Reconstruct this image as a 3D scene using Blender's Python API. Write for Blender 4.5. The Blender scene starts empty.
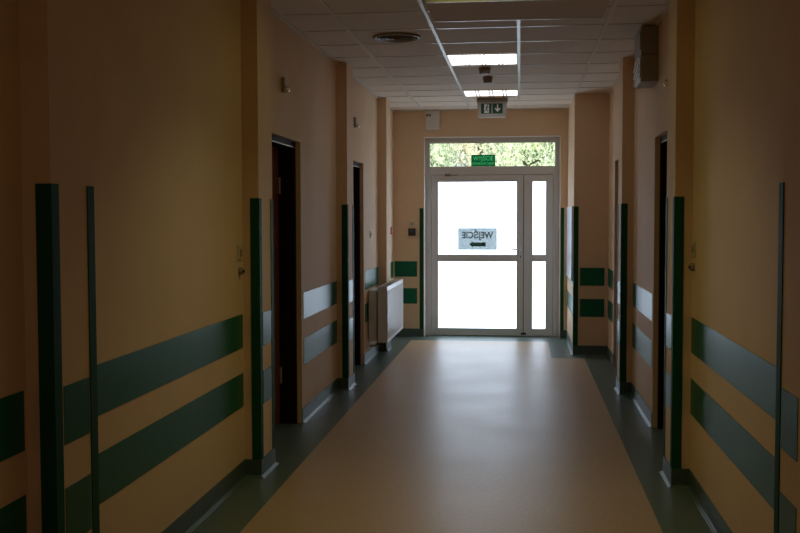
import bpy, bmesh, math, random
from mathutils import Vector, Matrix, Euler
random.seed(7)
SC = bpy.context.scene
COL = SC.collection

# ------------------------------------------------------------------ helpers
def link(o, parent=None):
    COL.objects.link(o)
    if parent is not None:
        o.parent = parent
    return o

def obj(name, bm, mats, parent=None, smooth=False, bevel=0.0, loc=None):
    me = bpy.data.meshes.new(name)
    bmesh.ops.recalc_face_normals(bm, faces=bm.faces)
    bm.to_mesh(me); bm.free()
    for m in (mats if isinstance(mats, (list, tuple)) else [mats]):
        me.materials.append(m)
    o = bpy.data.objects.new(name, me)
    if loc is not None:
        o.location = loc
    link(o, parent)
    if smooth:
        for p in me.polygons:
            p.use_smooth = True
    if bevel:
        b = o.modifiers.new('bevel', 'BEVEL'); b.width = bevel; b.segments = 2
        b.limit_method = 'ANGLE'; b.angle_limit = math.radians(40)
    return o

def tag(o, label, cat, group=None):
    o['label'] = label; o['category'] = cat
    if group: o['group'] = group
    return o

def thing(name, label, cat, loc, group=None, rotz=0.0):
    o = bpy.data.objects.new(name, None)
    o.empty_display_size = 0.1
    o.location = loc; o.rotation_euler = (0, 0, rotz)
    link(o); return tag(o, label, cat, group)

def struct(o):
    o['kind'] = 'structure'; return o

def BM(): return bmesh.new()

def box(bm, x0, x1, y0, y1, z0, z1, mi=0):
    vs = [bm.verts.new((x, y, z)) for z in (z0, z1) for y in (y0, y1) for x in (x0, x1)]
    for a, b, c, d in ((0,1,3,2),(4,6,7,5),(0,4,5,1),(2,3,7,6),(0,2,6,4),(1,5,7,3)):
        f = bm.faces.new((vs[a], vs[b], vs[c], vs[d])); f.material_index = mi
    return bm

def poly(bm, pts, mi=0):
    f = bm.faces.new([bm.verts.new(p) for p in pts]); f.material_index = mi; return f

def prism(bm, pts2, axis, a, b, mi=0):
    """extrude a 2D outline along axis between a and b; pts2 are the other two coordinates in xyz order"""
    def mk(p, t):
        if axis == 'x': return (t, p[0], p[1])
        if axis == 'y': return (p[0], t, p[1])
        return (p[0], p[1], t)
    A = [bm.verts.new(mk(p, a)) for p in pts2]; B = [bm.verts.new(mk(p, b)) for p in pts2]
    n = len(pts2)
    fs = [bm.faces.new(A[::-1]), bm.faces.new(B)]
    for i in range(n):
        fs.append(bm.faces.new((A[i], A[(i+1) % n], B[(i+1) % n], B[i])))
    for f in fs: f.material_index = mi
    return bm

def lathe(bm, prof, c=(0, 0, 0), n=32, axis='z', mi=0):
    """prof: list of (radius, height along axis)"""
    rings = []
    for r, h in prof:
        ring = []
        for i in range(n):
            a = 2*math.pi*i/n
            p = (r*math.cos(a), r*math.sin(a), h)
            if axis == 'x': p = (p[2], p[0], p[1])
            if axis == 'y': p = (p[0], p[2], p[1])
            ring.append(bm.verts.new((p[0]+c[0], p[1]+c[1], p[2]+c[2])))
        rings.append(ring)
    for r0, r1 in zip(rings[:-1], rings[1:]):
        for i in range(n):
            f = bm.faces.new((r0[i], r0[(i+1) % n], r1[(i+1) % n], r1[i])); f.material_index = mi
    for ring in (rings[0], rings[-1]):
        f = bm.faces.new(ring); f.material_index = mi
    return bm

def tube(bm, pts, r, n=12, mi=0):
    pts = [Vector(p) for p in pts]; rings = []
    for i, p in enumerate(pts):
        d = (pts[min(i+1, len(pts)-1)] - pts[max(i-1, 0)]).normalized()
        up = Vector((0, 0, 1)) if abs(d.z) < 0.9 else Vector((1, 0, 0))
        a = d.cross(up).normalized(); b = d.cross(a)
        rings.append([bm.verts.new(p + (a*math.cos(2*math.pi*k/n) + b*math.sin(2*math.pi*k/n))*(r if not isinstance(r, (list, tuple)) else r[i])) for k in range(n)])
    for r0, r1 in zip(rings[:-1], rings[1:]):
        for i in range(n):
            f = bm.faces.new((r0[i], r0[(i+1) % n], r1[(i+1) % n], r1[i])); f.material_index = mi
    bm.faces.new(rings[0]); bm.faces.new(rings[-1])
    return bm

# ------------------------------------------------------------------ materials
def mat(name, col, rough=0.5, spec=0.5, metal=0.0, emit=None, es=0.0, noise=None, bump=None, coat=0.0, crough=0.1):
    """noise = (scale, amount) varies the tone; bump = (scale, strength, distance)"""
    m = bpy.data.materials.new(name); m.use_nodes = True
    nt = m.node_tree; b = nt.nodes['Principled BSDF']
    b.inputs['Base Color'].default_value = (*col, 1)
    b.inputs['Roughness'].default_value = rough
    b.inputs['Specular IOR Level'].default_value = spec
    b.inputs['Metallic'].default_value = metal
    b.inputs['Coat Weight'].default_value = coat
    b.inputs['Coat Roughness'].default_value = crough
    if emit:
        b.inputs['Emission Color'].default_value = (*emit, 1); b.inputs['Emission Strength'].default_value = es
    tc = nt.nodes.new('ShaderNodeTexCoord')
    if noise:
        n = nt.nodes.new('ShaderNodeTexNoise'); n.inputs['Scale'].default_value = noise[0]; n.inputs['Detail'].default_value = 5
        nt.links.new(tc.outputs['Object'], n.inputs['Vector'])
        r = nt.nodes.new('ShaderNodeMapRange'); r.inputs['From Min'].default_value = 0.3; r.inputs['From Max'].default_value = 0.7
        r.inputs['To Min'].default_value = 1-noise[1]; r.inputs['To Max'].default_value = 1+noise[1]
        nt.links.new(n.outputs['Fac'], r.inputs['Value'])
        x = nt.nodes.new('ShaderNodeVectorMath'); x.operation = 'SCALE'; x.inputs[0].default_value = col
        nt.links.new(r.outputs['Result'], x.inputs['Scale'])
        nt.links.new(x.outputs['Vector'], b.inputs['Base Color'])
    if bump:
        n2 = nt.nodes.new('ShaderNodeTexNoise'); n2.inputs['Scale'].default_value = bump[0]; n2.inputs['Detail'].default_value = 3
        nt.links.new(tc.outputs['Object'], n2.inputs['Vector'])
        bp = nt.nodes.new('ShaderNodeBump'); bp.inputs['Strength'].default_value = bump[1]; bp.inputs['Distance'].default_value = bump[2]
        nt.links.new(n2.outputs['Fac'], bp.inputs['Height'])
        nt.links.new(bp.outputs['Normal'], b.inputs['Normal'])
        if coat: nt.links.new(bp.outputs['Normal'], b.inputs['Coat Normal'])
    return m

M = {}
M['wall'] = mat('peach_wall_paint', (0.765, 0.575, 0.395), 0.7, 0.10, noise=(3.0, 0.03), bump=(160, 0.12, 0.002))
M['reveal'] = mat('white_reveal_paint', (0.75, 0.68, 0.62), 0.5)
M['stripe'] = mat('green_gloss_paint', (0.014, 0.135, 0.075), 0.33, 0.12, noise=(20, 0.08), bump=(120, 0.03, 0.001))
M['guard'] = mat('green_guard_plastic', (0.012, 0.085, 0.04), 0.6, 0.08)
M['base'] = mat('grey_green_vinyl', (0.08, 0.125, 0.115), 0.4, 0.3, noise=(60, 0.12))
M['tile'] = mat('ceiling_tile', (0.72, 0.63, 0.53), 0.85, 0.2, noise=(90, 0.05), bump=(220, 0.25, 0.002))
M['bar'] = mat('white_grid_bar', (0.66, 0.62, 0.56), 0.3, 0.5)
M['void'] = mat('shadow_gap_board', (0.05, 0.04, 0.035), 0.9, 0.1)
M['brown'] = mat('dark_brown_door', (0.24, 0.085, 0.045), 0.5, 0.2, noise=(12, 0.15))
M['jamb'] = mat('blackish_brown_frame', (0.02, 0.012, 0.010), 0.6, 0.08)
M['pvc'] = mat('white_pvc', (0.66, 0.65, 0.64), 0.35, 0.5)
M['gasket'] = mat('dark_rubber_gasket', (0.05, 0.05, 0.05), 0.6)
M['chrome'] = mat('brushed_steel', (0.6, 0.6, 0.6), 0.3, 0.5, metal=1.0)
M['black'] = mat('black_plastic', (0.012, 0.013, 0.016), 0.4)
M['white'] = mat('white_enamel', (0.72, 0.71, 0.68), 0.3, 0.5)
M['offwhite'] = mat('cream_plastic', (0.58, 0.53, 0.42), 0.35, 0.5)
M['dim'] = mat('grey_beige_sheet', (0.30, 0.26, 0.21), 0.5)
M['offgrey'] = mat('greyed_plastic', (0.40, 0.385, 0.375), 0.4, 0.4)
M['ball'] = mat('polished_ball', (0.9, 0.88, 0.82), 0.12, 0.5, metal=1.0)
M['detector'] = mat('taupe_plastic', (0.22, 0.17, 0.14), 0.5)
M['red'] = mat('red_plastic', (0.55, 0.02, 0.015), 0.35)
M['signgreen'] = mat('sign_green', (0.0, 0.05, 0.02), 0.5, 0.3)
M['signwhite'] = mat('sign_white_print', (0.72, 0.75, 0.72), 0.5)
M['grille'] = mat('dark_vent_metal', (0.26, 0.22, 0.18), 0.5, 0.4)
M['soffit'] = mat('taupe_cover_panel', (0.62, 0.50, 0.40), 0.85, 0.1, noise=(14, 0.04))
M['board'] = mat('pale_gloss_board', (0.55, 0.60, 0.68), 0.3, 0.4)
M['lamp'] = mat('lit_lamp', (0.9, 0.9, 0.9), 0.5, emit=(1.0, 0.93, 0.90), es=2.6)
M['reflector'] = mat('lamp_reflector', (0.75, 0.74, 0.74), 0.25, 0.5, metal=0.6, emit=(1.0, 0.93, 0.92), es=0.22)
M['bark'] = mat('tree_bark', (0.09, 0.07, 0.05), 0.9, noise=(10, 0.3))
M['render'] = mat('outdoor_paving', (0.35, 0.33, 0.30), 0.9, noise=(5, 0.1))
M['lawn'] = mat('lawn', (0.06, 0.12, 0.03), 0.9, noise=(6, 0.3))

def floor_mat(name, c1, c2, rough):
    m = bpy.data.materials.new(name); m.use_nodes = True
    nt = m.node_tree; b = nt.nodes['Principled BSDF']; L = nt.links
    tc = nt.nodes.new('ShaderNodeTexCoord')
    n = nt.nodes.new('ShaderNodeTexNoise'); n.inputs['Scale'].default_value = 45; n.inputs['Detail'].default_value = 8
    n.inputs['Roughness'].default_value = 0.7
    L.new(tc.outputs['Object'], n.inputs['Vector'])
    r = nt.nodes.new('ShaderNodeValToRGB')
    r.color_ramp.elements[0].position = 0.35; r.color_ramp.elements[0].color = (*c1, 1)
    r.color_ramp.elements[1].position = 0.65; r.color_ramp.elements[1].color = (*c2, 1)
    L.new(n.outputs['Fac'], r.inputs['Fac']); L.new(r.outputs['Color'], b.inputs['Base Color'])
    n2 = nt.nodes.new('ShaderNodeTexNoise'); n2.inputs['Scale'].default_value = 2.2; n2.inputs['Detail'].default_value = 4
    L.new(tc.outputs['Object'], n2.inputs['Vector'])
    mr = nt.nodes.new('ShaderNodeMapRange'); mr.inputs['To Min'].default_value = rough-0.05; mr.inputs['To Max'].default_value = rough+0.06
    L.new(n2.outputs['Fac'], mr.inputs['Value']); L.new(mr.outputs['Result'], b.inputs['Roughness'])
    b.inputs['Specular IOR Level'].default_value = 0.38
    n3 = nt.nodes.new('ShaderNodeTexNoise'); n3.inputs['Scale'].default_value = 14
    mp = nt.nodes.new('ShaderNodeMapping'); mp.inputs['Scale'].default_value = (0.35, 1.0, 1.0)
    L.new(tc.outputs['Object'], mp.inputs['Vector']); L.new(mp.outputs['Vector'], n3.inputs['Vector'])
    n3.inputs['Detail'].default_value = 6
    bp = nt.nodes.new('ShaderNodeBump'); bp.inputs['Strength'].default_value = 0.25; bp.inputs['Distance'].default_value = 0.004
    L.new(n3.outputs['Fac'], bp.inputs['Height']); L.new(bp.outputs['Normal'], b.inputs['Normal'])
    return m
M['floor_tan'] = floor_mat('tan_linoleum', (0.42, 0.28, 0.165), (0.50, 0.35, 0.22), 0.38)
M['floor_grey'] = floor_mat('grey_green_linoleum', (0.085, 0.125, 0.105), (0.115, 0.16, 0.135), 0.36)

def frosted():
    m = bpy.data.materials.new('milky_glass_film'); m.use_nodes = True
    b = m.node_tree.nodes['Principled BSDF']
    b.inputs['Base Color'].default_value = (0.8, 0.82, 0.85, 1); b.inputs['Roughness'].default_value = 0.25
    b.inputs['Emission Color'].default_value = (0.72, 0.87, 1.06, 1); b.inputs['Emission Strength'].default_value = PANE  # emission stands in for daylight coming through the film
    return m
PANE = 3.7
M['pane'] = frosted()

def clear_glass():
    m = bpy.data.materials.new('clear_glass'); m.use_nodes = True; nt = m.node_tree; nt.nodes.clear()
    o = nt.nodes.new('ShaderNodeOutputMaterial'); mx = nt.nodes.new('ShaderNodeMixShader')
    t = nt.nodes.new('ShaderNodeBsdfTransparent'); g = nt.nodes.new('ShaderNodeBsdfGlossy')
    t.inputs['Color'].default_value = (0.93, 0.96, 0.94, 1); g.inputs['Roughness'].default_value = 0.03
    mx.inputs['Fac'].default_value = 0.07
    nt.links.new(t.outputs[0], mx.inputs[1]); nt.links.new(g.outputs[0], mx.inputs[2]); nt.links.new(mx.outputs[0], o.inputs['Surface'])
    return m
M['glass'] = clear_glass()

def paper(name, col, dcol):
    m = bpy.data.materials.new(name); m.use_nodes = True; nt = m.node_tree; nt.nodes.clear()
    o = nt.nodes.new('ShaderNodeOutputMaterial'); ad = nt.nodes.new('ShaderNodeAddShader')
    t = nt.nodes.new('ShaderNodeBsdfTranslucent'); d = nt.nodes.new('ShaderNodeBsdfDiffuse')
    t.inputs['Color'].default_value = (*col, 1); d.inputs['Color'].default_value = (*dcol, 1)
    nt.links.new(t.outputs[0], ad.inputs[0]); nt.links.new(d.outputs[0], ad.inputs[1]); nt.links.new(ad.outputs[0], o.inputs['Surface'])
    return m
M['paper'] = paper('backlit_paper', (0.31, 0.325, 0.32), (0.25, 0.27, 0.28))
M['ink'] = paper('backlit_grey_print', (0.16, 0.20, 0.20), (0.1, 0.12, 0.12))
M['inkgreen'] = paper('backlit_green_print', (0.10, 0.16, 0.13), (0.05, 0.12, 0.08))
M['stickgreen'] = paper('green_sticker', (0.0, 0.25, 0.11), (0.0, 0.2, 0.09))
M['stickwhite'] = paper('pale_sticker_print', (0.25, 0.75, 0.50), (0.2, 0.5, 0.35))

def leafmat(name, a, b2):
    m = bpy.data.materials.new(name); m.use_nodes = True; nt = m.node_tree; nt.nodes.clear()
    o = nt.nodes.new('ShaderNodeOutputMaterial'); ad = nt.nodes.new('ShaderNodeAddShader')
    t = nt.nodes.new('ShaderNodeBsdfTranslucent'); d = nt.nodes.new('ShaderNodeBsdfDiffuse')
    g = nt.nodes.new('ShaderNodeNewGeometry'); r = nt.nodes.new('ShaderNodeValToRGB')
    r.color_ramp.elements[0].color = (*a, 1); r.color_ramp.elements[1].color = (*b2, 1)
    nt.links.new(g.outputs['Random Per Island'], r.inputs['Fac'])
    nt.links.new(r.outputs['Color'], t.inputs['Color']); nt.links.new(r.outputs['Color'], d.inputs['Color'])
    nt.links.new(t.outputs[0], ad.inputs[0]); nt.links.new(d.outputs[0], ad.inputs[1]); nt.links.new(ad.outputs[0], o.inputs['Surface'])
    return m
M['leaf_green'] = leafmat('pale_green_leaves', (0.16, 0.19, 0.14), (0.93, 0.93, 0.84))
M['leaf_yellow'] = leafmat('yellowing_leaves', (0.24, 0.22, 0.18), (0.95, 0.92, 0.84))
M['leaf_dark'] = leafmat('deep_green_leaves', (0.03, 0.07, 0.03), (0.22, 0.32, 0.16))

# ------------------------------------------------------------------ measures (metres; camera over x=0,y=0)
XL, XR = -1.59, 0.94          # bay walls
PL, PR = -1.494, 0.843        # pilaster faces
EX, EY = 0.5725, 11.15        # wider pier at the right end
H = 2.838
YE, YD = 12.64, 12.84         # end wall, plane of the entrance door
YB = -3.2
PIL_L = [(0.35, 0.67), (3.09, 3.41), (5.68, 6.0), (8.67, 8.99), (11.25, 11.59)]
PIL_R = [(0.35, 0.67), (3.12, 3.44), (5.73, 6.05), (8.70, 9.02)]
DOOR_L = [(6.15, 7.235, 2.055), (9.15, 10.19, 2.055)]
DOOR_R = [(6.17, 7.35, 2.07), (9.2, 10.42, 2.07)]
T = 0.22

# ------------------------------------------------------------------ walls
def side_wall(name, xw, xp, pils, doors, s, extra=None):
    """s = -1 left, +1 right"""
    bm = BM()
    ys = [YB]
    for a, b, t in doors: ys += [a, b]
    ys.append(YE + 0.3)
    lo, hi = sorted((xw, xw + s*T))
    for i in range(0, len(ys), 2):
        box(bm, lo, hi, ys[i], ys[i+1], -0.05, H+0.05)
    for a, b, t in doors:
        box(bm, lo, hi, a, b, t, H+0.05)
    for a, b in pils:
        l2, h2 = sorted((xw, xp)); box(bm, l2, h2, a, b, -0.05, H+0.05)
    if extra: extra(bm)
    return struct(obj(name, bm, M['wall']))
wl = side_wall('wall_left', XL, PL, PIL_L, DOOR_L, -1)
wr = side_wall('wall_right', XR, PR, PIL_R, DOOR_R, 1, lambda bm: box(bm, EX, XR, EY, YE, -0.05, H+0.05))
OX0, OX1, OZ = -1.206, 0.483, 2.507
bm = BM()
box(bm, XL-T, OX0, YE, YE+0.3, -0.05, H+0.05); box(bm, OX1, XR+T, YE, YE+0.3, -0.05, H+0.05); box(bm, OX0, OX1, YE, YE+0.3, OZ, H+0.05)
we = struct(obj('wall_end', bm, M['wall']))
bm = BM()   # white plaster lining of the entrance opening
t = 0.004
box(bm, OX0, OX0+t, YE-0.002, YD-0.035, 0, OZ); box(bm, OX1-t, OX1, YE-0.002, YD-0.035, 0, OZ); box(bm, OX0+t, OX1-t, YE-0.002, YD-0.035, OZ-t, OZ)
struct(obj('trim_1', bm, M['reveal']))
bm = BM(); box(bm, XL-T, XR+T, YB-0.15, YB, -0.05, H+0.05)
struct(obj('wall_back', bm, M['wall']))

# painted stripes: thin skins, two heights everywhere
BANDS = [(0.76, 0.955), (0.42, 0.615)]
def stripe(parent, kind, pos, a, b):
    for z0, z1 in BANDS:
        bm = BM(); e = 0.0025
        if kind == 'x+': box(bm, pos, pos+e, a, b, z0, z1)       # faces +x
        if kind == 'x-': box(bm, pos-e, pos, a, b, z0, z1)
        if kind == 'y-': box(bm, a, b, pos-e, pos, z0, z1)
        obj('wall_stripe', bm, M['stripe'], parent)
for a, b in [(-2.9, 0.30), (0.72, 3.07), (3.43, 5.66), (7.30, 8.66), (11.62, 12.60)]:
    stripe(wl, 'x+', XL, a, b)
z0, z1 = BANDS[0]
bm = BM(); box(bm, XL, XL+0.0025, 10.28, 11.24, z0, z1); obj('wall_stripe', bm, M['stripe'], wl)
bm = BM(); box(bm, XL, XL+0.0025, 10.28, 11.24, *BANDS[1]); obj('wall_stripe', bm, M['stripe'], wl)
for a, b in [(-2.9, 0.30), (0.72, 3.10), (3.46, 5.72), (7.40, 8.68), (10.50, 11.13)]:
    stripe(wr, 'x-', XR, a, b)
for a, b in PIL_L[:4]: stripe(wl, 'x+', PL, a+0.065, b-0.06)
for a, b in PIL_R: stripe(wr, 'x-', PR, a+0.065, b-0.06)
stripe(wr, 'y-', EY, 0.641, 0.903)
stripe(wr, 'x-', EX, EY+0.07, YE-0.03)
stripe(we, 'y-', YE, -1.575, -1.292)

# ------------------------------------------------------------------ corner guards (each its own thing)
ZT = 1.62
def l_guard(cx, cy, sx, sy, label):
    """corner at (cx,cy); the material lies towards sx,sy; legs outside the wall"""
    w, e = 0.05, 0.004
    pts = [(cx - sx*e, cy - sy*e), (cx + sx*w, cy - sy*e), (cx + sx*w, cy - sy*0.0003), (cx - sx*0.0003, cy - sy*0.0003), (cx - sx*0.0003, cy + sy*w), (cx - sx*e, cy + sy*w)]
    if sx*sy < 0: pts = pts[::-1]
    bm = BM(); prism(bm, pts, 'z', 0.105, ZT)
    tag(obj('corner_guard', bm, M['guard']), label, 'corner guard', 'green corner guards on the wall pilasters')
ordL = ['', 'first', 'second', 'third']
namesL = {1: 'the nearest left pilaster', 2: 'the left pilaster before the first doorway', 3: 'the left pilaster before the second doorway'}
namesR = {1: 'the nearest right pilaster', 2: 'the right pilaster before the first doorway', 3: 'the right pilaster before the second doorway'}
for i, (a, b) in enumerate(PIL_L[:4]):
    if i == 0: continue
    l_guard(PL, a, -1, 1, 'dark green guard on the camera-side corner of ' + namesL[i])
    l_guard(PL, b, -1, -1, 'thin dark green guard on the entrance-side corner of ' + namesL[i])
for i, (a, b) in enumerate(PIL_R):
    if i == 0: continue
    if i > 1: l_guard(PR, a, 1, 1, 'dark green guard on the camera-side corner of ' + namesR[i])
    l_guard(PR, b, 1, -1, 'thin dark green guard on the entrance-side corner of ' + namesR[i])
l_guard(EX, EY, 1, 1, 'dark green guard on the corner of the wide right pier')
for x0, x1, lab in [(-1.261, -1.213, 'flat dark green strip on end wall left of glass door'), (0.490, 0.530, 'flat dark green strip on end wall right of glass door')]:
    bm = BM(); box(bm, x0, x1, YE-0.004, YE, 0.105, ZT)
    tag(obj('wall_guard_strip', bm, M['guard']), lab, 'wall guard')

# ------------------------------------------------------------------ baseboards: coved vinyl swept along the wall outline
def cove(name, path, closed=False):
    """path: xy points, room on the LEFT of travel direction"""
    prof = [(0.0, 0.105), (0.005, 0.105), (0.005, 0.018)]
    for k in range(1, 7):
        a = k/6*math.pi/2
        prof.append((0.005 + 0.014*(1-math.cos(a)), 0.018 - 0.015*math.sin(a)))
    prof += [(0.022, 0.0), (0.0, 0.0)]
    bm = BM(); rings = []
    P = [Vector(p) for p in path]
    for i, p in enumerate(P):
        d0 = (P[i]-P[i-1]).normalized() if i else None
        d1 = (P[i+1]-P[i]).normalized() if i < len(P)-1 else None
        n0 = Vector((-d0.y, d0.x)) if d0 else None; n1 = Vector((-d1.y, d1.x)) if d1 else None
        if n0 is None: m = n1
        elif n1 is None: m = n0
        else:
            m = (n0+n1).normalized(); m = m / max(0.3, m.dot(n0))
        rings.append([bm.verts.new((p.x+m.x*q, p.y+m.y*q, z)) for q, z in prof])
    n = len(prof)
    for r0, r1 in zip(rings[:-1], rings[1:]):
        for k in range(n):
            bm.faces.new((r0[k], r0[(k+1) % n], r1[(k+1) % n], r1[k]))
    bm.faces.new(rings[0]); bm.faces.new(rings[-1])
    return bm
def side_path(xw, xp, pils, y0, y1):
    pts = [(xw, y0)]
    for a, b in pils:
        if a > y0 and b < y1: pts += [(xw, a), (xp, a), (xp, b), (xw, b)]
    pts.append((xw, y1)); return pts
j = []
bmL = []
ysL = [(YB, 6.15), (7.235, 9.15), (10.19, YE)]
o = None
root = bpy.data.objects.new('baseboard_left', None); link(root); struct(root)
for k, (a, b) in enumerate(ysL):
    pts = side_path(XL, PL, PIL_L, a, b)
    if k == 2: pts = pts + [(-1.213, YE)]
    pts = pts[::-1]          # travel towards -y so that the room (+x) is on the left
    obj('baseboard_run', cove('b', pts), M['base'], root)
root = bpy.data.objects.new('baseboard_right', None); link(root); struct(root)
for k, (a, b) in enumerate([(YB, 6.17), (7.35, 9.2), (10.42, None)]):
    if b: pts = side_path(XR, PR, PIL_R, a, b)
    else: pts = [(XR, a), (XR, EY), (EX, EY), (EX, YE), (0.49, YE)]
    obj('baseboard_run', cove('b', pts), M['base'], root)

# ------------------------------------------------------------------ floor and ceiling
bm = BM()
# one slab, tan inlay and grey-green border as flush faces
A = (-1.332, 0.680, 10.88, 0.330, 12.30)
def q(x0, x1, y0, y1, mi): poly(bm, [(x0, y0, 0), (x1, y0, 0), (x1, y1, 0), (x0, y1, 0)], mi)
Y0 = YB-0.1; Y1 = YE+0.32; X0 = XL-0.25; X1 = XR+0.25
q(X0, A[0], Y0, Y1, 1); q(A[0], A[1], Y0, A[2], 0); q(A[1], X1, Y0, A[2], 1)
q(A[0], A[3], A[2], A[4], 0); q(A[3], X1, A[2], A[4], 1); q(A[0], X1, A[4], Y1, 1)
box(bm, X0, X1, Y0, Y1, -0.12, -0.001, 1)
struct(obj('floor', bm, [M['floor_tan'], M['floor_grey']]))

GX, GY = -0.021, 6.59
bm = BM(); box(bm, X0, X1, Y0, YE+0.02, H, H+0.1)
ceil = struct(obj('ceiling', bm, M['tile']))
bm = BM()
hb = 0.006
for k in range(-2, 2):
    x = GX + 0.6*k
    box(bm, x-0.012, x+0.012, Y0, YE, H-hb, H+0.001)
ROWS = [GY + 0.6*k for k in range(-16, 6)] + [10.17, 10.66, 11.17, 11.72, 12.25]
for y in ROWS:
    box(bm, XL, XR, y-0.009, y+0.009, H-hb*0.6, H+0.001)
box(bm, XL, XL+0.02, Y0, YE, H-0.012, H); box(bm, XR-0.02, XR, Y0, YE, H-0.012, H); box(bm, XL, XR, YE-0.02, YE, H-0.012, H)
obj('ceiling_grid', bm, M['bar'], ceil)

# ------------------------------------------------------------------ side doors
def side_door(n, s, xw, y0, y1, zt):
    d = bpy.data.objects.new('door_%d' % n, None); d.location = (xw + s*0.1, (y0+y1)/2, 0); link(d); struct(d)
    hx = (y1-y0)/2
    f = BM(); a, b = 0.035 - 0.1, T - 0.005 - 0.1      # frame depth in the wall
    def bx(bm, u0, u1, v0, v1, w0, w1):
        lo, hi = sorted((s*u0, s*u1)); box(bm, lo, hi, v0, v1, w0, w1)
    bx(f, a, b, -hx, -hx+0.04, 0, zt); bx(f, a, b, hx-0.04, hx, 0, zt); bx(f, a, b, -hx+0.04, hx-0.04, zt-0.04, zt)
    fr = obj('door_frame', f, M['jamb'], d, bevel=0.003)
    w = BM(); bx(w, a-0.002, a+0.008, -hx+0.04, hx-0.04, zt-0.045, zt-0.0395)
    obj('seal_strip', w, M['chrome'], fr)
    l = BM(); bx(l, b-0.06, b-0.02, -hx+0.042, hx-0.042, 0.008, zt-0.042)
    lf = obj('door_leaf', l, M['brown'], d, bevel=0.002)
    h = BM(); hy = -hx+0.12
    tube(h, [(s*(b-0.06), hy, 1.05), (s*(b-0.105), hy, 1.05), (s*(b-0.112), hy+0.03, 1.05), (s*(b-0.112), hy+0.13, 1.05)], 0.009)
    bx(h, b-0.064, b-0.0601, hy-0.02, hy+0.02, 0.93, 1.14)
    obj('door_handle', h, M['chrome'], lf)
    for z in (0.3, 1.68):
        g = BM(); tube(g, [(s*(b-0.07), hx-0.052, z), (s*(b-0.07), hx-0.052, z+0.12)], 0.010)
        obj('hinge', g, M['chrome'], lf)
side_door(2, -1, XL, *DOOR_L[0]); side_door(3, -1, XL, *DOOR_L[1])
side_door(4, 1, XR, *DOOR_R[0]); side_door(5, 1, XR, *DOOR_R[1])

# ------------------------------------------------------------------ glazed entrance door and its transom window
K = YD/YE
def kx(x): return x*K
def kz(z): return 1.511 + (z-1.511)*K
def frame_rect(bm, x0, x1, z0, z1, ix0, ix1, iz0, iz1, y0, y1):
    box(bm, x0, ix0, y0, y1, z0, z1); box(bm, ix1, x1, y0, y1, z0, z1)
    box(bm, ix0, ix1, y0, y1, z0, iz0); box(bm, ix0, ix1, y0, y1, iz1, z1)
d1 = bpy.data.objects.new('door_1', None); link(d1); struct(d1)
fx0, fx1 = OX0+t, OX1-t
lx0, lx1 = kx(-1.111), kx(0.396)          # sashes
tb = kz(2.128); lt = kz(2.032)            # transom bar / leaf top
bm = BM()
box(bm, fx0, lx0, YD-0.03, YD+0.05, 0, tb); box(bm, lx1, fx1, YD-0.03, YD+0.05, 0, tb)
box(bm, lx0, lx1, YD-0.03, YD+0.05, lt, tb); box(bm, lx0, lx1, YD-0.01, YD+0.05, 0.0, 0.015)
obj('door_frame', bm, M['pvc'], d1, bevel=0.003)
bm = BM(); box(bm, lx0, lx0+0.012, YD+0.036, YD+0.05, 0.015, lt-0.014); box(bm, lx1-0.012, lx1, YD+0.036, YD+0.05, 0.015, lt-0.014); box(bm, lx0, lx1, YD+0.036, YD+0.05, lt-0.014, lt)
obj('door_seal', bm, M['gasket'], d1)
def leaf(name, x0, x1, gx0, gx1):
    bm = BM(); g = 0.004; x0 += g; x1 -= g; z0, z1 = 0.022, lt-g
    za, zb, zc, zd = kz(0.117), kz(0.961), kz(1.036), kz(1.948)
    y0, y1 = YD-0.035, YD+0.035
    box(bm, x0, gx0, y0, y1, z0, z1); box(bm, gx1, x1, y0, y1, z0, z1)
    box(bm, gx0, gx1, y0, y1, z0, za); box(bm, gx0, gx1, y0, y1, zb, zc); box(bm, gx0, gx1, y0, y1, zd, z1)
    L = obj(name, bm, M['pvc'], d1, bevel=0.003)
    for a, b in ((za, zb), (zc, zd)):
        bm = BM(); w = 0.006
        frame_rect(bm, gx0, gx1, a, b, gx0+w, gx1-w, a+w, b-w, y0-0.002, y0+0.012)
        obj('gasket', bm, M['gasket'] if False else M['pvc'], L)
        bm = BM(); box(bm, gx0+0.001, gx1-0.001, YD-0.010, YD+0.010, a+0.001, b-0.001)
        obj('glass_pane', bm, M['pane'], L)
    return L
L1 = leaf('door_leaf', lx0, kx(0.034), kx(-1.029), kx(-0.046))
L2 = leaf('side_leaf', kx(0.034), lx1, kx(0.139), kx(0.310))
bm = BM(); yy = YD-0.035
hx, hz = kx(-0.004), kz(1.105)
box(bm, hx-0.016, hx+0.016, yy-0.008, yy, hz-0.13, hz+0.05)
o = obj('handle_plate', bm, M['white'], L1, bevel=0.003); o['label'] = 'white handle plate'
bm = BM()
tube(bm, [(hx, yy, hz), (hx, yy-0.045, hz), (hx-0.01, yy-0.055, hz), (hx-0.11, yy-0.055, hz+0.003)], 0.010)
obj('door_handle', bm, M['chrome'], L1, smooth=True)
bm = BM(); box(bm, hx-0.004, hx+0.006, yy-0.010, yy-0.008, hz-0.105, hz-0.075); obj('keyhole', bm, M['black'], L1)
bm = BM(); box(bm, kx(0.034)-0.03, kx(0.034)+0.035, yy-0.012, yy, 0.024, 0.05); obj('floor_bolt', bm, M['black'], L1)
bm = BM(); box(bm, kx(-0.94), kx(-0.865), yy-0.022, yy, lt-0.018, lt+0.012)
box(bm, kx(-0.865), kx(-0.78), yy-0.012, yy, lt-0.010, lt+0.002); obj('top_hinge', bm, M['grille'], L1)
bm = BM(); box(bm, kx(0.034)-0.02, kx(0.034)+0.02, YD+0.036, YD+0.048, 0.024, lt-0.016); obj('meeting_strip', bm, M['gasket'], L2)
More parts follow.
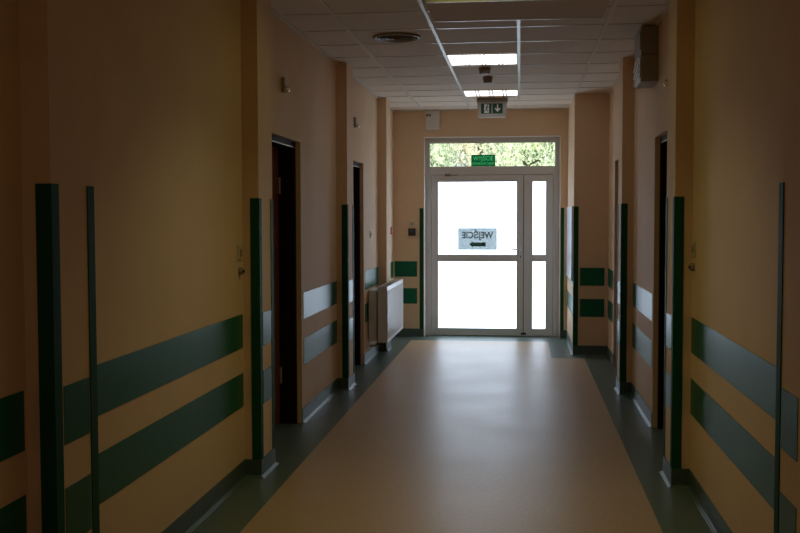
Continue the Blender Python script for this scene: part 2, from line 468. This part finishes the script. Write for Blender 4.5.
for z in (0.25, 1.75):
    bm = BM(); tube(bm, [(lx0, yy-0.008, z), (lx0, yy-0.008, z+0.09)], 0.008); obj('hinge', bm, M['pvc'], L1)

w1 = bpy.data.objects.new('window_1', None); link(w1); struct(w1)
gx0, gx1, gz0, gz1 = kx(-1.129), kx(0.414), kz(2.135), kz(2.425)
bm = BM(); frame_rect(bm, fx0, fx1, tb, OZ-t, gx0, gx1, gz0, gz1, YD-0.03, YD+0.05)
wf = obj('window_frame', bm, M['pvc'], w1, bevel=0.003)
bm = BM(); box(bm, gx0+0.001, gx1-0.001, YD-0.004, YD+0.004, gz0+0.001, gz1-0.001); obj('glass_pane', bm, M['glass'], w1)

# text helper (flat lettering, a few tenths of a millimetre deep)
def text(name, body, size, loc, m, parent, mirrored=False, fit=None, bold=0.0):
    c = bpy.data.curves.new(name, 'FONT'); c.body = body; c.size = size; c.align_x = 'CENTER'; c.align_y = 'CENTER'
    c.extrude = 0.0004; c.offset = bold; c.materials.append(m)
    o = bpy.data.objects.new(name, c); o.location = loc
    o.rotation_euler = (math.pi/2, 0, math.pi if mirrored else 0); link(o, parent)
    bpy.context.view_layer.update()
    me = bpy.data.meshes.new_from_object(o)
    k = 1.0
    if fit:
        xs = [v.co.x for v in me.vertices]; k = fit/(max(xs)-min(xs))
    for v in me.vertices: v.co.x *= k
    n = bpy.data.objects.new(name, me); n.location = o.location; n.rotation_euler = o.rotation_euler
    bpy.data.objects.remove(o); link(n, parent)
    n.name = name
    return n

def cut(sheet):
    """open the sheet where its letters sit, so that daylight shines through the letters"""
    for k in [c for c in sheet.parent.children if c.name.startswith('lettering')]:
        cm = k.data.copy()
        w_ = bmesh.new(); w_.from_mesh(cm); bmesh.ops.remove_doubles(w_, verts=w_.verts, dist=1e-5); bmesh.ops.recalc_face_normals(w_, faces=w_.faces); w_.to_mesh(cm); w_.free()
        for v in cm.vertices: v.co.z *= 20
        tmp = bpy.data.objects.new('tmp', cm); COL.objects.link(tmp)
        tmp.location = k.location; tmp.rotation_euler = k.rotation_euler; tmp.parent = k.parent
        bpy.context.view_layer.update()
        b = sheet.modifiers.new('cut', 'BOOLEAN'); b.operation = 'DIFFERENCE'; b.solver = 'EXACT'; b.object = tmp
        bpy.context.view_layer.update()
        me = bpy.data.meshes.new_from_object(sheet.evaluated_get(bpy.context.evaluated_depsgraph_get()))
        sheet.modifiers.clear()
        me.name = 'sticker_sheet'
        if len(me.polygons) > 10: sheet.data = me
        bpy.data.objects.remove(tmp)
# green exit sticker on the transom glass
sx0, sx1 = kx(-0.615), kx(-0.318); sz0 = gz0; sz1 = kz(2.280)
s = thing('exit_sticker', 'small green sticker reading WYJŚCIE on the transom glass above the door', 'sign', ((sx0+sx1)/2, YD-0.005, sz0))
w2 = (sx1-sx0)/2; hh = sz1-sz0
bm = BM(); box(bm, -w2, w2, -0.0012, 0, 0.002, hh); sheet = obj('sticker_sheet', bm, M['stickgreen'], s)
text('lettering', 'WYJŚCIE', 0.075, (0, -0.0006, hh*0.66), M['stickwhite'], s, fit=w2*1.65, bold=0.0)
text('lettering', 'EWAKUACYJNE', 0.042, (0, -0.0006, hh*0.24), M['stickwhite'], s, fit=w2*1.78, bold=0.0)
cut(sheet)

# backlit entrance notice, read from behind
nx0, nx1 = kx(-0.779), kx(-0.293); nz0, nz1 = kz(1.098), kz(1.372)
s = thing('entrance_notice', 'pale paper notice on upper door pane, mirrored WEJŚCIE above a green arrow', 'sign', ((nx0+nx1)/2, YD-0.013, nz0))
w2 = (nx1-nx0)/2; hh = nz1-nz0
bm = BM(); box(bm, -w2, w2, -0.0008, 0, 0, hh); obj('notice_sheet', bm, M['paper'], s)
text('lettering', 'WEJŚCIE', 0.115, (0, -0.0015, hh*0.66), M['ink'], s, mirrored=True, fit=w2*1.6, bold=0.003)
bm = BM(); ah = hh*0.25; aw = w2*0.42
prism(bm, [(aw, ah-0.026), (-aw*0.55, ah-0.026), (-aw*0.55, ah-0.04), (-aw, ah), (-aw*0.55, ah+0.04), (-aw*0.55, ah+0.026), (aw, ah+0.026)], 'y', -0.0018, -0.001)
obj('arrow', bm, M['inkgreen'], s)

# ------------------------------------------------------------------ ceiling lights
def ceiling_light(y0, y1, label):
    s = thing('ceiling_light', label, 'ceiling light', (GX-0.3, (y0+y1)/2, H-0.004), 'square recessed lights in the ceiling grid')
    w = 0.288; v = (y1-y0)/2 - 0.012
    bm = BM(); box(bm, -w, -w+0.01, -v, v, -0.008, -0.002); box(bm, w-0.01, w, -v, v, -0.008, -0.002)
    box(bm, -w+0.01, w-0.01, -v, -v+0.012, -0.008, -0.002); box(bm, -w+0.01, w-0.01, v-0.012, v, -0.008, -0.002)
    obj('housing', bm, M['bar'], s)
    bm = BM(); box(bm, -w+0.01, w-0.01, -v+0.012, v-0.012, -0.0035, -0.002)
    obj('reflector', bm, M['reflector'], s)
    for k in range(4):
        x = -w + 2*w*(k+0.5)/4
        bm = BM(); box(bm, x-0.047, x+0.047, -v+0.014, v-0.014, -0.0065, -0.004)
        obj('lamp_diffuser', bm, M['lamp'], s)
    for k in range(5):
        x = -w + 2*w*k/4 + (0.017 if k == 0 else -0.017 if k == 4 else 0)
        bm = BM(); box(bm, x-0.007, x+0.007, -v+0.014, v-0.014, -0.0065, -0.004)
        obj('louvre_bar', bm, M['lamp'], s)
    return s
ceiling_light(GY+0.6*3-0.10, GY+0.6*4-0.10, 'larger-looking lit square ceiling light on the camera side of the smoke detectors')
ceiling_light(10.66, 11.17, 'lit square ceiling light directly before the hanging exit sign')

# dropped unlit panel nearest the camera
s = thing('ceiling_panel', 'wide unlit taupe panel with white rims hanging just below the near ceiling', 'ceiling panel', (0.0, 6.29, 2.77))
bm = BM(); box(bm, -0.56, 0.51, -0.285, 0.285, 0.0, 0.064); obj('cover', bm, M['soffit'], s)
bm = BM()
box(bm, -0.56, 0.51, -0.30, -0.285, -0.003, 0.064); box(bm, -0.56, 0.51, 0.285, 0.30, -0.003, 0.064)
obj('rim', bm, M['bar'], s, bevel=0.002)

# ------------------------------------------------------------------ round ceiling vent
s = thing('ceiling_vent', 'round dark ringed air vent in ceiling left of the lights', 'vent', (-0.912, 7.47, H))
bm = BM(); lathe(bm, [(0.175, -0.001), (0.178, -0.008), (0.160, -0.018), (0.150, -0.012), (0.148, -0.001)], n=48); obj('rim', bm, M['dim'], s, smooth=True)
bm = BM(); lathe(bm, [(0.147, -0.002), (0.147, -0.004)], n=48)
for r in (0.13, 0.105, 0.08, 0.055, 0.03):
    lathe(bm, [(r-0.004, -0.004), (r-0.003, -0.016), (r+0.006, -0.020), (r+0.007, -0.004)], n=48)
for k in range(24):
    a = 2*math.pi*k/24; c, s_ = math.cos(a), math.sin(a); n = Vector((-s_, c, 0))*0.002
    p, r_ = Vector((c*0.03, s_*0.03, -0.010)), Vector((c*0.146, s_*0.146, -0.010))
    vs = [bm.verts.new(v) for v in (p-n, p+n, r_+n, r_-n)]; v2 = [bm.verts.new(v.co+Vector((0, 0, 0.006))) for v in vs]
    bm.faces.new(vs); bm.faces.new(v2[::-1])
    for i in range(4): bm.faces.new((vs[i], vs[(i+1) % 4], v2[(i+1) % 4], v2[i]))
obj('grille', bm, M['grille'], s)

# ------------------------------------------------------------------ smoke detectors
for x, y, r, lab in [(-0.325, 9.13, 0.054, 'dark round detector on the ceiling, the one nearer the camera'), (-0.318, 9.74, 0.047, 'small dark round detector on the ceiling, the one nearer the exit sign')]:
    s = thing('smoke_detector', lab, 'smoke detector', (x, y, H), 'detectors between the ceiling lights')
    bm = BM(); lathe(bm, [(r, 0.0), (r, -0.018), (r*0.9, -0.024)], n=32); obj('base', bm, M['detector'], s)
    bm = BM(); lathe(bm, [(r*0.88, -0.024), (r*0.88, -0.046), (r*0.7, -0.056), (r*0.3, -0.060)], n=32); obj('sensor_head', bm, M['detector'], s, smooth=False)

# ------------------------------------------------------------------ hanging exit sign
s = thing('exit_sign', 'hanging exit sign box with running figure and down arrow on green', 'exit sign', (-0.324, 11.47, 2.626))
bm = BM()
prism(bm, [(-0.150, 0.0), (0.150, 0.0), (0.166, 0.165), (-0.166, 0.165)], 'y', -0.035, 0.035)
obj('housing', bm, M['offgrey'], s, bevel=0.004)
bm = BM(); box(bm, -0.172, 0.172, -0.042, 0.042, 0.165, H-2.626); obj('mounting_box', bm, M['dim'], s, bevel=0.003)
bm = BM(); box(bm, -0.124, -0.006, -0.0375, -0.035, 0.038, 0.150); box(bm, 0.004, 0.118, -0.0375, -0.035, 0.038, 0.150)
obj('green_face', bm, M['signgreen'], s)
bm = BM(); yy = -0.0375
def pr(pts): prism(bm, pts, 'y', yy-0.001, yy)
# doorway outline with a running figure
pr([(-0.088, 0.046), (-0.034, 0.046), (-0.034, 0.142), (-0.088, 0.142)])
o = obj('doorway_symbol', bm, M['signwhite'], s)
bm = BM(); yy = -0.0386
lathe(bm, [(0.0085, yy-0.001), (0.0085, yy)], c=(-0.052, 0, 0.128), n=16, axis='y')
pr([(-0.064, 0.118), (-0.052, 0.117), (-0.056, 0.088), (-0.068, 0.088)])
pr([(-0.056, 0.113), (-0.038, 0.104), (-0.040, 0.098), (-0.056, 0.104)])
pr([(-0.064, 0.115), (-0.080, 0.104), (-0.077, 0.099), (-0.063, 0.108)])
pr([(-0.066, 0.091), (-0.056, 0.091), (-0.042, 0.074), (-0.046, 0.056), (-0.053, 0.058), (-0.051, 0.073)])
pr([(-0.068, 0.091), (-0.060, 0.085), (-0.068, 0.066), (-0.086, 0.062), (-0.086, 0.070), (-0.074, 0.073)])
obj('running_figure', bm, M['signgreen'], o)
bm = BM(); yy = -0.0375
pr([(0.054, 0.138), (0.068, 0.138), (0.068, 0.086), (0.086, 0.102), (0.094, 0.094), (0.061, 0.056), (0.028, 0.094), (0.036, 0.102), (0.054, 0.086)])
obj('down_arrow', bm, M['signwhite'], s)

# ------------------------------------------------------------------ end wall fittings
s = thing('alarm_box', 'white rectangular box high on end wall left of the door top', 'alarm box', (-1.094, YE, 2.600))
bm = BM(); box(bm, -0.088, 0.088, -0.06, 0, 0, 0.232); obj('housing', bm, M['white'], s, bevel=0.006)
bm = BM(); box(bm, -0.075, -0.050, -0.062, -0.0595, 0.155, 0.185); box(bm, -0.040, -0.020, -0.062, -0.0595, 0.155, 0.185); obj('indicator_window', bm, M['gasket'], s)
s = thing('intercom', 'small black wall unit on end wall left of the door', 'intercom', (-1.355, YE, 1.275))
bm = BM(); box(bm, -0.046, 0.046, -0.04, 0, 0, 0.092); obj('housing', bm, M['black'], s, bevel=0.006)
bm = BM(); box(bm, -0.030, 0.030, -0.042, -0.0395, 0.045, 0.078); obj('screen', bm, M['gasket'], s)
s = thing('light_switch', 'small cream switch plate just above the black unit on end wall', 'switch', (-1.357, YE, 1.398))
bm = BM(); box(bm, -0.033, 0.033, -0.010, 0, 0, 0.052); obj('plate', bm, M['offwhite'], s, bevel=0.002)
bm = BM(); box(bm, -0.012, 0.012, -0.015, -0.009, 0.015, 0.038); obj('rocker', bm, M['dim'], s)
s = thing('fire_call_point', 'tiny red call point on left wall at the far end', 'call point', (XL, 12.22, 1.30))
bm = BM(); box(bm, 0, 0.035, -0.045, 0.045, 0, 0.09); obj('housing', bm, M['red'], s, bevel=0.004)
bm = BM(); box(bm, 0.0345, 0.037, -0.025, 0.025, 0.02, 0.07); obj('break_glass', bm, M['white'], s)

def switch(x, sdir, y, z, label, grp):
    s = thing('light_switch', label, 'switch', (x, y, z), grp, 0 if sdir > 0 else math.pi)
    bm = BM(); box(bm, 0, 0.010, -0.04, 0.04, 0, 0.082); obj('plate', bm, M['offwhite'], s, bevel=0.003)
    bm = BM(); box(bm, 0.009, 0.015, -0.018, 0.018, 0.022, 0.060); obj('rocker', bm, M['dim'], s, bevel=0.002)
    return s
switch(XL, 1, 5.60, 1.270, 'cream switch plate on left wall between the two nearest pilasters', 'wall switches')
switch(XR, -1, 5.68-0.03, 1.292, 'cream switch plate on right wall beside the pilaster', 'wall switches')
switch(XL, 1, 10.66, 1.285, 'cream switch plate on left wall above the radiator', 'wall switches')
for x, sd, y, z, lab in [(XL, 1, 5.60, 1.205, 'round dark key switch under the left wall switch plate'), (XR, -1, 5.66, 1.235, 'round dark key switch under the right wall switch plate')]:
    s = thing('key_switch', lab, 'key switch', (x, y, z), 'key switches below the switch plates')
    bm = BM(); lathe(bm, [(0.022, 0.0), (0.022, 0.014*sd), (0.018, 0.022*sd)], n=24, axis='x'); obj('bezel', bm, M['grille'], s, smooth=False)
    bm = BM(); lathe(bm, [(0.009, 0.0221*sd), (0.009, 0.030*sd)], n=16, axis='x'); obj('lock_cylinder', bm, M['black'], s)

# call lamps above the side doors
for x, sd, y, z, lab in [(XL, 1, 6.68, 2.355, 'small call lamp on left wall above the first doorway'), (XR, -1, 6.55, 2.335, 'small call lamp on right wall above the first doorway'), (XL, 1, 9.62, 2.375, 'small call lamp on left wall above the second doorway')]:
    s = thing('call_lamp', lab, 'lamp', (x, y, z), 'call lamps above doorways')
    bm = BM(); box(bm, *(sorted((0, 0.022*sd))), -0.022, 0.022, -0.01, 0.09); obj('back_plate', bm, M['dim'], s, bevel=0.004)
    bm = BM(); lathe(bm, [(0.022, 0.022*sd), (0.022, 0.036*sd), (0.017, 0.048*sd), (0.008, 0.054*sd)], c=(0, 0, 0.012), n=20, axis='x'); obj('lens', bm, M['ball'], s, smooth=True)

# ------------------------------------------------------------------ vent box high on the right wall
s = thing('ventilation_unit', 'beige two-part box with slotted side high on the right wall', 'ventilation unit', (XR, 7.42, 2.445))
bm = BM(); box(bm, -0.118, 0, -0.20, 0.20, 0, 0.188); obj('lower_housing', bm, M['dim'], s, bevel=0.006)
bm = BM(); box(bm, -0.118, 0, -0.20, 0.20, 0.192, 0.385); obj('upper_housing', bm, M['dim'], s, bevel=0.006)
for z0 in (0.03, 0.222):
    bm = BM(); box(bm, -0.121, -0.1175, -0.185, -0.145, z0, z0+0.13); obj('air_slot', bm, M['black'], s)
bm = BM(); box(bm, -0.1195, -0.1175, -0.135, 0.19, 0.012, 0.178); obj('side_plate', bm, M['white'], s)  # white plate makes the lower side look brighter, as if lit
for z0 in (0.014, 0.062, 0.110):
    bm = BM(); prism(bm, [(-0.13, z0+0.055), (-0.13, z0+0.066), (0.185, z0+0.011), (0.185, z0)], 'x', -0.130, -0.1195); obj('highlight_rib', bm, M['white'], s)  # white ribs shaped to imitate diagonal reflections on the plain side

# ------------------------------------------------------------------ pale board at the right end
s = thing('wall_board', 'tall pale glossy board on the wide right pier beside the entrance', 'board', (EX, 11.87, 0.82))
bm = BM(); box(bm, -0.014, 0, -0.58, 0.60, 0, 0.785); obj('sheet', bm, M['board'], s)
bm = BM()
box(bm, -0.020, 0, -0.60, -0.58, -0.02, 0.805); box(bm, -0.020, 0, 0.60, 0.62, -0.02, 0.805)
box(bm, -0.020, 0, -0.58, 0.60, -0.02, 0.0); box(bm, -0.020, 0, -0.58, 0.60, 0.785, 0.805)
obj('edging', bm, M['pvc'], s)

# ------------------------------------------------------------------ radiator
RY0, RY1 = 10.42, 11.84
s = thing('radiator', 'white panel radiator on the left wall near the glass door', 'radiator', (XL, (RY0+RY1)/2, 0.0))
hw = (RY1-RY0)/2; x1 = 0.212; z0, z1 = 0.195, 0.775
bm = BM(); box(bm, x1-0.022, x1, -hw+0.004, hw-0.004, z0, z1)
n = 28
for k in range(n):
    y = -hw+0.03 + (2*hw-0.06)*k/(n-1)
    box(bm, x1, x1+0.0035, y-0.012, y+0.012, z0+0.035, z1-0.035)
obj('front_panel', bm, M['white'], s, bevel=0.003)
bm = BM()
for yy in (-hw, hw-0.004):
    bm = BM(); box(bm, x1-0.100, x1-0.002, yy, yy+0.004, z0+0.006, z1+0.008)
    obj('side_cover', bm, M['white'], s, bevel=0.001)
bm = BM()
for k in range(46):
    y = -hw+0.02 + (2*hw-0.04)*k/45
    box(bm, x1-0.098, x1-0.004, y-0.0025, y+0.0025, z1, z1+0.006)
box(bm, x1-0.100, x1-0.094, -hw+0.004, hw-0.004, z1-0.002, z1+0.008); box(bm, x1-0.008, x1-0.002, -hw+0.004, hw-0.004, z1-0.002, z1+0.008)
obj('top_grille', bm, M['white'], s)
bm = BM(); box(bm, x1-0.092, x1-0.078, -hw+0.006, hw-0.006, z0, z1-0.006); 
for k in range(60):
    y = -hw+0.03 + (2*hw-0.06)*k/59; box(bm, x1-0.077, x1-0.023, y-0.001, y+0.001, z0+0.03, z1-0.02)
obj('convector', bm, M['white'], s)
bm = BM(); box(bm, 0.012, 0.096, -hw+0.02, -0.34+hw*0+0.05, z0+0.02, z1-0.03); obj('rear_panel', bm, M['white'], s, bevel=0.004)
bm = BM()
tube(bm, [(x1-0.05, -hw+0.06, z0), (x1-0.05, -hw+0.06, 0.155), (0.013, -hw+0.06, 0.155)], 0.009); tube(bm, [(x1-0.05, -hw+0.12, z0), (x1-0.05, -hw+0.12, 0.155), (0.013, -hw+0.12, 0.155)], 0.009)
obj('pipe', bm, M['offwhite'], s)
bm = BM(); box(bm, x1-0.085, x1-0.015, -hw+0.035, -hw+0.145, 0.13, 0.185); obj('valve', bm, M['gasket'], s, bevel=0.004)

# ------------------------------------------------------------------ outside
bm = BM(); box(bm, -6, 6, YE+0.31, 17.5, -0.2, -0.06)
struct(obj('terrace_paving', bm, M['render']))
bm = BM(); box(bm, -25, 25, 17.5, 60, -0.25, -0.05)
struct(obj('lawn_ground', bm, M['lawn']))
def tree(x, y, h, rad, m, label, seed, n=9000, leafs=0.05, lean=0.0):
    rnd = random.Random(seed)
    s = thing('tree', label, 'tree', (x, y, -0.06), 'trees beyond the entrance')
    bm = BM()
    tube(bm, [(0, 0, 0), (lean*0.3, 0, h*0.3), (lean*0.8, 0.05, h*0.6), (lean, 0, h*0.92)], [0.11, 0.085, 0.06, 0.02])
    for k in range(9):
        z = h*(0.28+0.06*k); a = rnd.uniform(0, 6.28); L = rad*rnd.uniform(0.6, 0.95)
        tube(bm, [(lean*z/h, 0, z), (lean*z/h+math.cos(a)*L*0.5, math.sin(a)*L*0.5, z+0.25*L), (lean*z/h+math.cos(a)*L, math.sin(a)*L, z+0.6*L)], [0.022, 0.014, 0.006], n=7)
    obj('trunk', bm, M['bark'], s)
    bm = BM()
    cl = []
    for k in range(70):
        a = rnd.uniform(0, 6.28); u = rnd.uniform(0.0, 1.0); zz = h*(0.22+0.78*u); R = rad*math.sin(math.pi*min(1, 0.22+0.75*u))**0.6
        rr = R*math.sqrt(rnd.random()); cl.append((rr*math.cos(a)+lean*zz/h, rr*math.sin(a), zz, rad*rnd.uniform(0.16, 0.34)))
    for k in range(n):
        c = rnd.choice(cl); v = Vector((rnd.gauss(0, 1), rnd.gauss(0, 1), rnd.gauss(0, 1)))
        p = Vector(c[:3]) + v*c[3]*0.62
        e = Euler((rnd.uniform(0, 6.28), rnd.uniform(0, 6.28), rnd.uniform(0, 6.28))).to_matrix()
        L = leafs*rnd.uniform(0.7, 1.4); W = L*0.55
        bm.faces.new([bm.verts.new(p + e @ Vector(q_)) for q_ in ((-L, 0, 0), (0, -W, 0.1*L), (L, 0, 0), (0, W, 0.1*L))])
    obj('foliage', bm, M[m], s)
tree(-2.1, 19.6, 4.3, 0.9, 'leaf_green', 'pale green leafy tree outside, seen through the left end of transom', 1, n=15000, leafs=0.034)
tree(-0.9, 22.6, 4.8, 0.95, 'leaf_yellow', 'yellowing tree outside, seen through the transom above the green sticker', 2, n=15000, leafs=0.036)
tree(0.25, 19.6, 4.4, 0.9, 'leaf_green', 'bright leafy tree outside, seen through the transom right of the sticker', 3, n=15000, leafs=0.034, lean=-0.2)
tree(1.4, 22.6, 4.6, 0.95, 'leaf_yellow', 'pale yellowish tree outside, seen through the right end of transom', 4, n=15000, leafs=0.036)
tree(-3.4, 27.0, 5.6, 1.5, 'leaf_dark', 'deep green tree outside, in the upper left corner of transom', 5, leafs=0.07)
tree(0.9, 28.0, 5.6, 1.6, 'leaf_dark', 'deep green tree behind the bright trees outside, right of centre', 6, leafs=0.07)

# ------------------------------------------------------------------ light
W = bpy.data.worlds.new('overcast_sky'); SC.world = W; W.use_nodes = True
bg = W.node_tree.nodes['Background']; bg.inputs[0].default_value = (0.90, 0.96, 1.0, 1); bg.inputs[1].default_value = 1.1
sun = bpy.data.lights.new('sun', 'SUN'); sun.energy = 1.6; sun.angle = math.radians(4); sun.color = (1, 0.95, 0.85)
so = bpy.data.objects.new('sun', sun); so.rotation_euler = (math.radians(50), 0, math.radians(-25)); link(so)
# unseen fill lights under the ceiling, added to warm the near corridor
def fill(y, e, c, sz=0.55, spread=180):
    l = bpy.data.lights.new('fill_light', 'AREA'); l.shape = 'SQUARE'; l.size = sz; l.energy = e; l.color = c; l.spread = math.radians(spread)
    o = bpy.data.objects.new('fill_light', l); o.location = (GX-0.3, y, H-0.03); link(o); return o
fill(-1.2, 3.6, (1.0, 0.76, 0.52))
fill(1.2, 1.6, (1.0, 0.78, 0.50))
fill(4.8, 3.5, (1.0, 0.90, 0.38), spread=112)
fill(5.62, 1.7, (1.0, 0.95, 0.32), sz=0.4)

# ------------------------------------------------------------------ camera
cam = bpy.data.cameras.new('camera'); cam.sensor_width = 36; cam.lens = 1011.97/800*36; cam.clip_start = 0.05; cam.clip_end = 200
co = bpy.data.objects.new('camera', cam); link(co)
yaw, pit, rol = math.radians(6.8076), math.radians(2.8032), math.radians(-0.1198)
F = Vector((-math.sin(yaw)*math.cos(pit), math.cos(yaw)*math.cos(pit), -math.sin(pit)))
R = Vector((math.cos(yaw), math.sin(yaw), 0)); U = R.cross(F)
R2 = R*math.cos(rol) + U*math.sin(rol); U2 = U*math.cos(rol) - R*math.sin(rol)
co.matrix_world = Matrix(((R2.x, U2.x, -F.x, 0), (R2.y, U2.y, -F.y, 0), (R2.z, U2.z, -F.z, 1.511), (0, 0, 0, 1)))
SC.camera = co

SC.view_settings.view_transform = 'Standard'; SC.view_settings.look = 'None'
SC.view_settings.exposure = 0.0; SC.view_settings.gamma = 1.0; SC.view_settings.use_curve_mapping = False
SC.cycles.use_denoising = True
SC.cycles.max_bounces = 12; SC.cycles.diffuse_bounces = 8; SC.cycles.sample_clamp_indirect = 4.0
